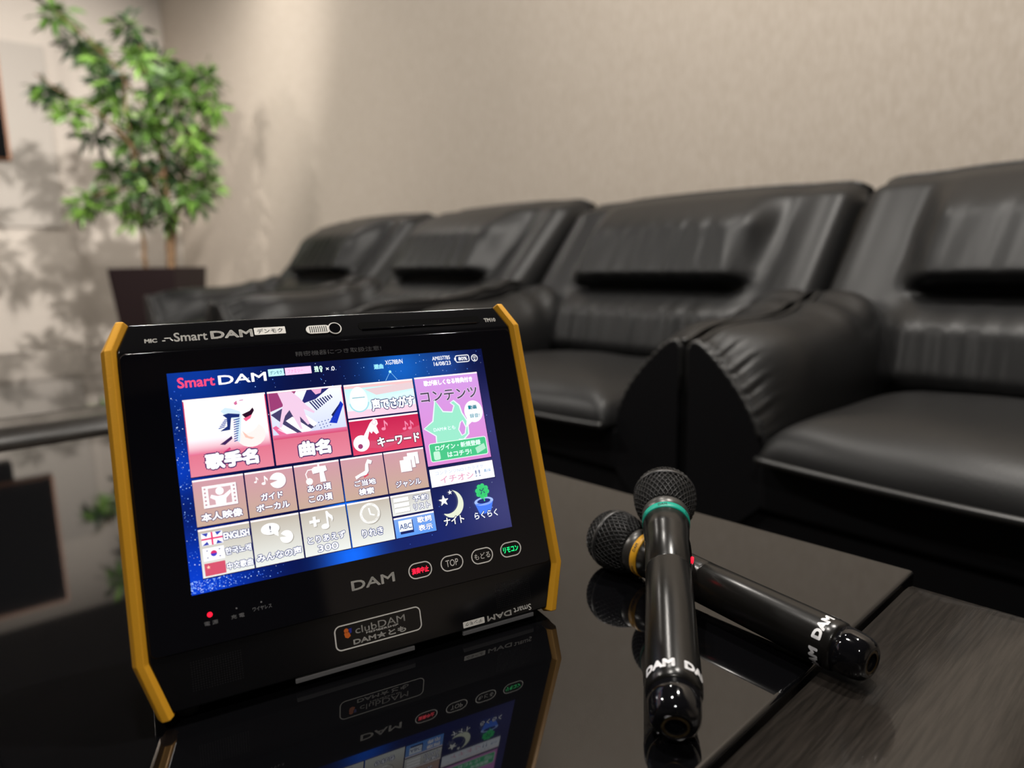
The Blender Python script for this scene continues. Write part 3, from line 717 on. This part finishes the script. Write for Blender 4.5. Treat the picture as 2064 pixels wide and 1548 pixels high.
for u0,u1 in ((-4.5,23),(196,223.4)):
    mb=MB(); nv_=13; nu_=20
    for i in range(nu_):
        for j in range(nv_):
            u=u0+(u1-u0)*i/(nu_-1); w=5.5+(22-5.5)*j/(nv_-1); r=.34
            mb.add([BP(u+r*math.cos(k*PI/3),w+r*math.sin(k*PI/3),-.05) for k in range(6)],[list(range(6))],0,False)
    mb.build('speaker_grille',M['grille_dot'],tab)
# upper slanted strip: w runs down from its top edge
ld2=math.hypot(18.5,6); uv_,un_=18.5/ld2,6/ld2
def UPt(u,w,n): return TP(u,-16-uv_*(ld2-w)+un_*n,un_*(ld2-w)+uv_*n)
f=Flat(UPt,-.06,-.008)
f.text('MIC',-6.6,12.9,7.0,2.9,(1,1,1),bold=.03); f.rect(-.2,13.2,1.6,13.7,(1,1,1)); f.rect(1.2,11.4,4.8,11.9,(1,1,1)); f.poly([(4.2,12.4),(4.9,12.2),(6.2,13.6),(5.6,13.9)],(1,1,1)); f.build('microphone_mark',M['print'],tab)
f=Flat(UPt,-.06,-.008); f.text('Smart',16.4,11.3,19.6,6.6,(1,1,1),bold=.012); f.text('DAM',41.2,11.2,26,5.9,(1,1,1),bold=.035); f.build('upper_logo',M['print'],tab)
f=Flat(UPt,-.06,-.008); f.poly(rrect(55.2,75.4,7.6,13.2,.5,2),(1,1,1)); ul=f.build('logo_tag',M['print'],tab)
f=Flat(UPt,-.085,-.008); f.text('デンモク',65.3,10.4,16.6,3.6,(1,1,1),bold=.012); f.build('logo_ink',M['ink'],ul)
f=Flat(UPt,-.06,-.008); f.text('TM10',230,12.2,9.8,3.4,(1,1,1),bold=.03); f.build('model_print',M['print'],tab)
# sliding shutter with lens
MB().prism(rrect(88.8,105.5,8.7,15.2,3.2,6),-.7,.2,fn=lambda n,a,b:UPt(a,b,n)).build('lens_shutter',M['print'],tab)
mb=MB()
for q in range(9): mb.prism([(91.2+q*1.4,9.6),(91.8+q*1.4,9.6),(91.8+q*1.4,14.3),(91.2+q*1.4,14.3)],-.85,-.4,fn=lambda n,a,b:UPt(a,b,n))
mb.build('shutter_ribs',M['ink'],tab)
def disc(cu,cw,r,k=36): return [(cu+r*math.cos(2*PI*i/k),cw+r*math.sin(2*PI*i/k)) for i in range(k)]
lens=MB().prism(disc(108.6,11.9,4.7),-.9,.2,fn=lambda n,a,b:UPt(a,b,n)).build('camera_lens',M['print'],tab)
MB().prism(disc(108.6,11.9,3.9),-1.2,-.2,fn=lambda n,a,b:UPt(a,b,n)).build('lens_glass',M['mic_cap'],lens)
# card slot
MB().prism(rrect(125.8,221.4,8.0,14.2,2.4,6),-.25,.3,fn=lambda n,a,b:UPt(a,b,n)).build('card_slot',M['slot'],tab)
MB().tube([UPt(128,14.0,-.3),UPt(218,14.0,-.3)],.0006,6).build('slot_lip',M['panelglass'],tab)
# rubber feet
for u in (-8,227):
    for d in (14,76):
        v,n=back(VB,NB,d); c=TP(u,v,n)
        MB().lathe([(0,.006),(zb+.001,.007)],Matrix.Translation((c.x,c.y,0))@Matrix.Rotation(-PI/2,4,'Y'),20).build('rubber_foot',M['rubber'],tab)

# ------------------------------------------------------------------ microphones
def make_mic(label, tailp, headp, roll, ring, ringname, toff):
    """tailp: centre of the tail end, headp: centre of the head"""
    a=Vector(headp)-Vector(tailp); a.normalize()
    yv=(Vector((0,0,1))-a*a.z).normalized(); zv=a.cross(yv)
    Mx=Matrix((( a.x,yv.x,zv.x,0),(a.y,yv.y,zv.y,0),(a.z,yv.z,zv.z,0),(0,0,0,1)))
    root=thing('microphone',label,'microphone',loc=tailp,group='wireless microphones on the glass table')
    Mx=Mx@Matrix.Rotation(roll,4,'X')
    HL=(Vector(headp)-Vector(tailp)).length
    k=HL/.2265
    def X(x): return x*k
    MB().lathe([(X(.0205),.0150),(X(.0225),.0162),(X(.027),.0164),(X(.085),.0162),(X(.130),.0160),(X(.1308),.0157),(X(.1316),.0161),(X(.160),.0164),(X(.172),.0170),(X(.186),.0180),(X(.1868),.0172)],Mx,48).build('body',M['mic_body'],root)
    MB().lathe([(X(.003),.0074),(X(.0008),.0077),(0,.0084),(X(.0006),.0102),(X(.0022),.0122),(X(.0050),.0137),(X(.009),.0145),(X(.014),.0149),(X(.0212),.0151)],Mx,48).build('tail_cap',M['mic_cap'],root)
    MB().lathe([(X(.0006),.0060),(X(.0001),.0068),(X(.0006),.0076)],Mx,32,caps=False).build('tail_contact',M['brass'],root)
    rg=MB().lathe([(X(.1868),.0176),(X(.1872),.0183),(X(.1930),.0185),(X(.1934),.0176)],Mx,48).build('colour_ring',M[ring],root); rg['label']=ringname
    MB().lathe([(X(.1934),.0172),(X(.194),.0178),(X(.201),.0186),(X(.2025),.0180)],Mx,48).build('collar',M['mic_collar'],root)
    # head: dark foam core, woven wire, band
    hc=X(.2265); R=.0250
    def hr(t):   # radius of the head along the axis, t from -1 (neck) to 1 (tip)
        if t<0: return .0180+(R-.0180)*math.sin((t+1)*PI/2)**.8
        return R*math.sqrt(max(0,1-(t*.995)**2.4))
    x0=X(.2015); x1=hc+.0245
    def hx(t): return hc+(t*(hc-x0) if t<0 else t*(x1-hc))
    prof=[(hx(t),max(.0004,hr(t)-.0010)) for t in [-1+2*i/40 for i in range(41)]]
    MB().lathe(prof,Mx,40).build('head_foam',M['mic_core'],root)
    mb=MB(); NW=34
    for hand in (1,-1):
        for q in range(NW):
            pts=[]
            for i in range(27):
                t=-1+1.955*i/26; ph=2*PI*q/NW+hand*(i/26)*1.35; r=hr(t)+.00030*math.cos(i*PI+ (PI if hand<0 else 0))
                pts.append(Mx@Vector((hx(t),r*math.cos(ph),r*math.sin(ph))))
            mb.tube(pts,.00042,4)
    mb.build('wire_grille',M['mic_wire'],root)
    MB().lathe([(hx(.02),R-.0002),(hx(.03),R+.0008),(hx(.17),R+.0007),(hx(.18),R-.0004)],Mx,48,caps=False).build('grille_band',M['mic_band'],root)
    # writing round the tail
    mb=MB(); rr=.01655
    for q in range(4):
        pts,fs=fit_text('DAM',0,0,20.5,6.2,.09)
        # subdivide is unnecessary: glyph pieces are small next to the radius
        vs=[]
        for u,v in pts:
            ang=q*PI/2+toff+u/1000/rr; vs.append(Mx@Vector((X(.0305)-v/1000,rr*math.cos(ang),rr*math.sin(ang))))
        mb.add(vs,fs,0,False)
    mb.build('tail_print',M['white_print'],root)
    mb=MB(); rr=.01865
    for q in range(5):
        pts,fs=fit_text('DAM 800MHz' if q%2 else 'DAM',0,0,15 if q%2 else 7,2.6,.01)
        mb.add([Mx@Vector((X(.1902)-v/1000,rr*math.cos(q*2*PI/5+u/1000/rr),rr*math.sin(q*2*PI/5+u/1000/rr))) for u,v in pts],fs,0,False)
    mb.build('ring_print',M['ink'],rg)
    # recessed switch plate and red lamp on the side
    mb=MB(); sa=math.radians(100)-roll
    pts=[]
    for i in range(9):
        x=.132+.040*i/8
        pts.append([Mx@Vector((X(x),(.0163+.0012*math.sin(PI*i/8))*math.cos(sa+w),(.0163+.0012*math.sin(PI*i/8))*math.sin(sa+w))) for w in (-.38,-.19,0,.19,.38)])
    sw=mb.grid(pts).build('switch_plate',M['mic_collar'],root)
    MB().lathe([(0,.0028),(.0014,.0026)],Mx@Matrix.Translation((X(.150),.0172*math.cos(sa),.0172*math.sin(sa)))@Matrix.Rotation(sa,4,'X')@Matrix.Rotation(PI/2,4,'Z'),16).build('switch_lamp',M['red_led'],sw)
    # keep the mesh local to the tail end
    return root
GT=TZ
make_mic('black microphone with green ring, propped across the other microphone',(-.204,.288,GT+.0140),(-.3437,.4621,GT+.0672),math.radians(62),'ring_green','green colour ring',math.radians(-7))
make_mic('black microphone with yellow ring, lying flat under the other microphone',(-.158,.4245,GT+.0166),(-.379,.443,GT+.0252),math.radians(18),'ring_yellow','yellow colour ring',math.radians(43))

# ------------------------------------------------------------------ potted tree
px_,py_=-4.78,1.25
pl=thing('potted_tree','leafy green bamboo-like tree in a tall dark square planter in the corner','plant',loc=(px_,py_,0))
RP=Matrix.Rotation(math.radians(47),4,'Z')
hw1,hw0,H_=.205,.155,.672
rows=[]
for (h,z) in ((hw0,0),(hw1,H_),(hw1-.022,H_),(hw1-.03,H_-.05)):
    rows.append([RP@Vector((sx*h,sy*h,z)) for sx,sy in ((-1,-1),(1,-1),(1,1),(-1,1))])
mb=MB().grid(rows,closeu=True,smooth=False); mb.f.append([0,1,2,3]); mb.m.append(0); mb.sm.append(False)
mb.build('planter',M['planter'],pl,bevel=.004)
q=hw1-.027; MB().add([RP@Vector((sx*q,sy*q,H_-.045)) for sx,sy in ((-1,-1),(1,-1),(1,1),(-1,1))],[(0,1,2,3)],0,False).build('soil',M['soil'],pl)
rr_=Vector((.2548,.967,0)); dd_=Vector((-.967,.2548,0))     # across / away, seen from the table
SC=.0028
def plant_pt(px,py,dep=0):
    # px,py: offsets across and above the planter rim in a sketch of the tree, in sketch units
    return rr_*((px-313+.118*(545-py))*SC)+dd_*dep+Vector((0,0,H_+(541-py)*SC))
rp=random.Random(11)
stems=[[(340,560,.0),(336,520,0),(330,430,.01),(318,340,0),(300,250,-.02),(282,150,0),(262,60,.02)],
       [(338,560,.03),(340,470,.05),(352,380,.08),(365,280,.05),(372,200,.04),(365,140,.0)],
       [(290,560,-.06),(284,500,-.06),(270,400,-.07),(255,300,-.09),(240,200,-.08),(235,130,-.06)],
       [(330,430,.01),(300,360,-.08),(255,290,-.14),(200,235,-.16),(150,210,-.16),(85,165,-.14)],
       [(300,250,-.02),(262,190,-.05),(215,125,-.08),(165,80,-.09),(108,35,-.1)],
       [(352,380,.08),(385,350,.12),(415,360,.16)],[(318,340,0),(260,370,-.12),(190,395,-.18)],[(365,280,.05),(395,240,.1),(415,210,.1)]]
wid=[.032,.022,.014,.010,.009,.010,.010,.009]
for st,wd in zip(stems,wid):
    P=[plant_pt(a,b,c) for a,b,c in st]; n=len(P)
    fine=[]
    for i in range(n-1):
        for t in (0,.25,.5,.75): fine.append(P[i].lerp(P[i+1],t)+Vector((rp.uniform(-1,1),rp.uniform(-1,1),0))*.006)
    fine.append(P[-1])
    MB().tube(fine,wd,8,taper=[1-.7*i/len(fine) for i in range(len(fine))]).build('trunk' if wd>.02 else 'branch',M['bark'],pl)
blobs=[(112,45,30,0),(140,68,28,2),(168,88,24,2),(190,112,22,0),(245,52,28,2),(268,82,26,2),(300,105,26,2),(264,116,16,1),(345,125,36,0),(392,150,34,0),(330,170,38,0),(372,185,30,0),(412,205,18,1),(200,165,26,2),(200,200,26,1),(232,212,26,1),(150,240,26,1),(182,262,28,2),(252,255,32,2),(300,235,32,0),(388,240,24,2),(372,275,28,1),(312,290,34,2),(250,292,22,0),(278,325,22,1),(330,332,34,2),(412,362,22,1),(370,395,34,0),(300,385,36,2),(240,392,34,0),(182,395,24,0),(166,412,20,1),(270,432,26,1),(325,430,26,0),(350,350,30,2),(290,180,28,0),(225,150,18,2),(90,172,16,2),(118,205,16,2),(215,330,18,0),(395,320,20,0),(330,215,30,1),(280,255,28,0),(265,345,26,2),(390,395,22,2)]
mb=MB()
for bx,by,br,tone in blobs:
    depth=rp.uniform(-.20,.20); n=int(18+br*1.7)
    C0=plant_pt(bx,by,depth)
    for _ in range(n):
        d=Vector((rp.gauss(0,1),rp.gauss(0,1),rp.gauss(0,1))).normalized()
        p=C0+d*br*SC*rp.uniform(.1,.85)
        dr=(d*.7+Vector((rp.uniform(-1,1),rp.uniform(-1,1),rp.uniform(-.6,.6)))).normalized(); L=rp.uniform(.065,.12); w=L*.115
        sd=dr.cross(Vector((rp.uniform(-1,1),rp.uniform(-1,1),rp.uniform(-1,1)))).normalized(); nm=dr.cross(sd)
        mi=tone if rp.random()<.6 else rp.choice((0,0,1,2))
        tip=p+dr*L-Vector((0,0,L*.25))
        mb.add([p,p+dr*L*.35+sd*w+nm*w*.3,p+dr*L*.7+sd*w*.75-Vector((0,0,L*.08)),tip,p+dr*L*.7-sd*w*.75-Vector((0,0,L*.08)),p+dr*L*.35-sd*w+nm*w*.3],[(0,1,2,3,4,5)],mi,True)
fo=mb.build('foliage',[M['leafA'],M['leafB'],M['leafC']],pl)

# ------------------------------------------------------------------ far screen and wall rectangle
tv=thing('wall_screen','dark brown-edged screen hanging at the left edge of the photo','screen',loc=(-4.35,.0,1.2))
yr=.512
MB().box(-.03,.028,-.80,yr-.012,.01,.70).build('display',M['tv'],tv,bevel=.003)
MB().box(-.05,.02,-.815,yr,0,.715).build('frame',M['tv_edge'],tv,bevel=.006)
MB().box(-.10,-.05,-.30,.05,.25,.50).build('bracket',M['tv'],tv,bevel=.004)
MB().tube([(-.09,-.12,.30),(-.09,-.12,1.80)],.025,16).build('ceiling_pole',M['tv'],tv)
MB().box(-.05,.05,-.70,.34,-.11,-.012).build('sound_bar',M['tv'],tv,bevel=.008)
tag(MB().box(XL,XL+.02,-.3,1.085,1.0,2.36).build('wall_rectangle',M['panel'],bevel=.004),'plain greyish rectangle on the far left wall beside the tree','panel')  # thin slab, a little darker than the wall

# ------------------------------------------------------------------ lights
def spot(x,y,e,size=128,z=ZC-.03,col=(1,.93,.84),r=.045,tilt=None,blend=.6):
    l=bpy.data.lights.new('downlight_or_fill','SPOT'); l.energy=e; l.spot_size=math.radians(size); l.spot_blend=blend; l.color=col; l.shadow_soft_size=r
    o=bpy.data.objects.new('downlight_or_fill',l); COL.objects.link(o); o.location=(x,y,z)
    if tilt: o.rotation_euler=tilt
    return o
def aimed_fill(x,y,e,target,size,blend=.6,col=(1,.945,.875),r=.04):
    o=spot(x,y,e,size=size,blend=blend,col=col,r=r); d=Vector(target)-o.location
    o.rotation_euler=d.to_track_quat('-Z','Y').to_euler(); return o
for x,y,e in ((-1.8,1.25,70),(-3.1,-.9,150),(-4.1,1.46,42),(-.35,1.3,150),(-.8,.2,112),(-5.6,-.6,170),(1.0,-1.2,110)):  # lamp behind the hanging screen is added to brighten the left wall
    spot(x,y,e,size=170,blend=.8,col=(1,.945,.875))
aimed_fill(-1.7,1.15,1100,(-6.5,.66,.95),54,col=(1,.94,.885))  # added unseen spot: brightens the left wall, throws the tree's shadow there
aimed_fill(-2.4,-1.3,250,(-5.7,1.9,1.75),94,blend=1)  # added unseen spot: lifts the back wall towards the corner
w=bpy.data.worlds.new('room_air'); sc.world=w; w.use_nodes=True
w.node_tree.nodes['Background'].inputs[0].default_value=(.9,.92,1,1); w.node_tree.nodes['Background'].inputs[1].default_value=.02

# ------------------------------------------------------------------ camera
cd=bpy.data.cameras.new('camera'); cam=bpy.data.objects.new('camera',cd); COL.objects.link(cam)
cd.sensor_width=36; cd.sensor_fit='HORIZONTAL'; cd.lens=24.809
Rt=Vector((.65527487,.75519730,-.01708436)); Up=Vector((-.11624709,.12316168,.98555457)); Bk=Vector((.74639229,-.64382314,.16849424))
cam.matrix_world=Matrix(((Rt.x,Up.x,Bk.x,0),(Rt.y,Up.y,Bk.y,0),(Rt.z,Up.z,Bk.z,CAMZ),(0,0,0,1)))
cd.clip_start=.01
cd.dof.use_dof=True; cd.dof.focus_distance=.49; cd.dof.aperture_fstop=4.0
sc.camera=cam
sc.view_settings.view_transform='Standard'; sc.view_settings.look='None'; sc.view_settings.gamma=1; sc.view_settings.exposure=.07
sc.view_settings.use_curve_mapping=False
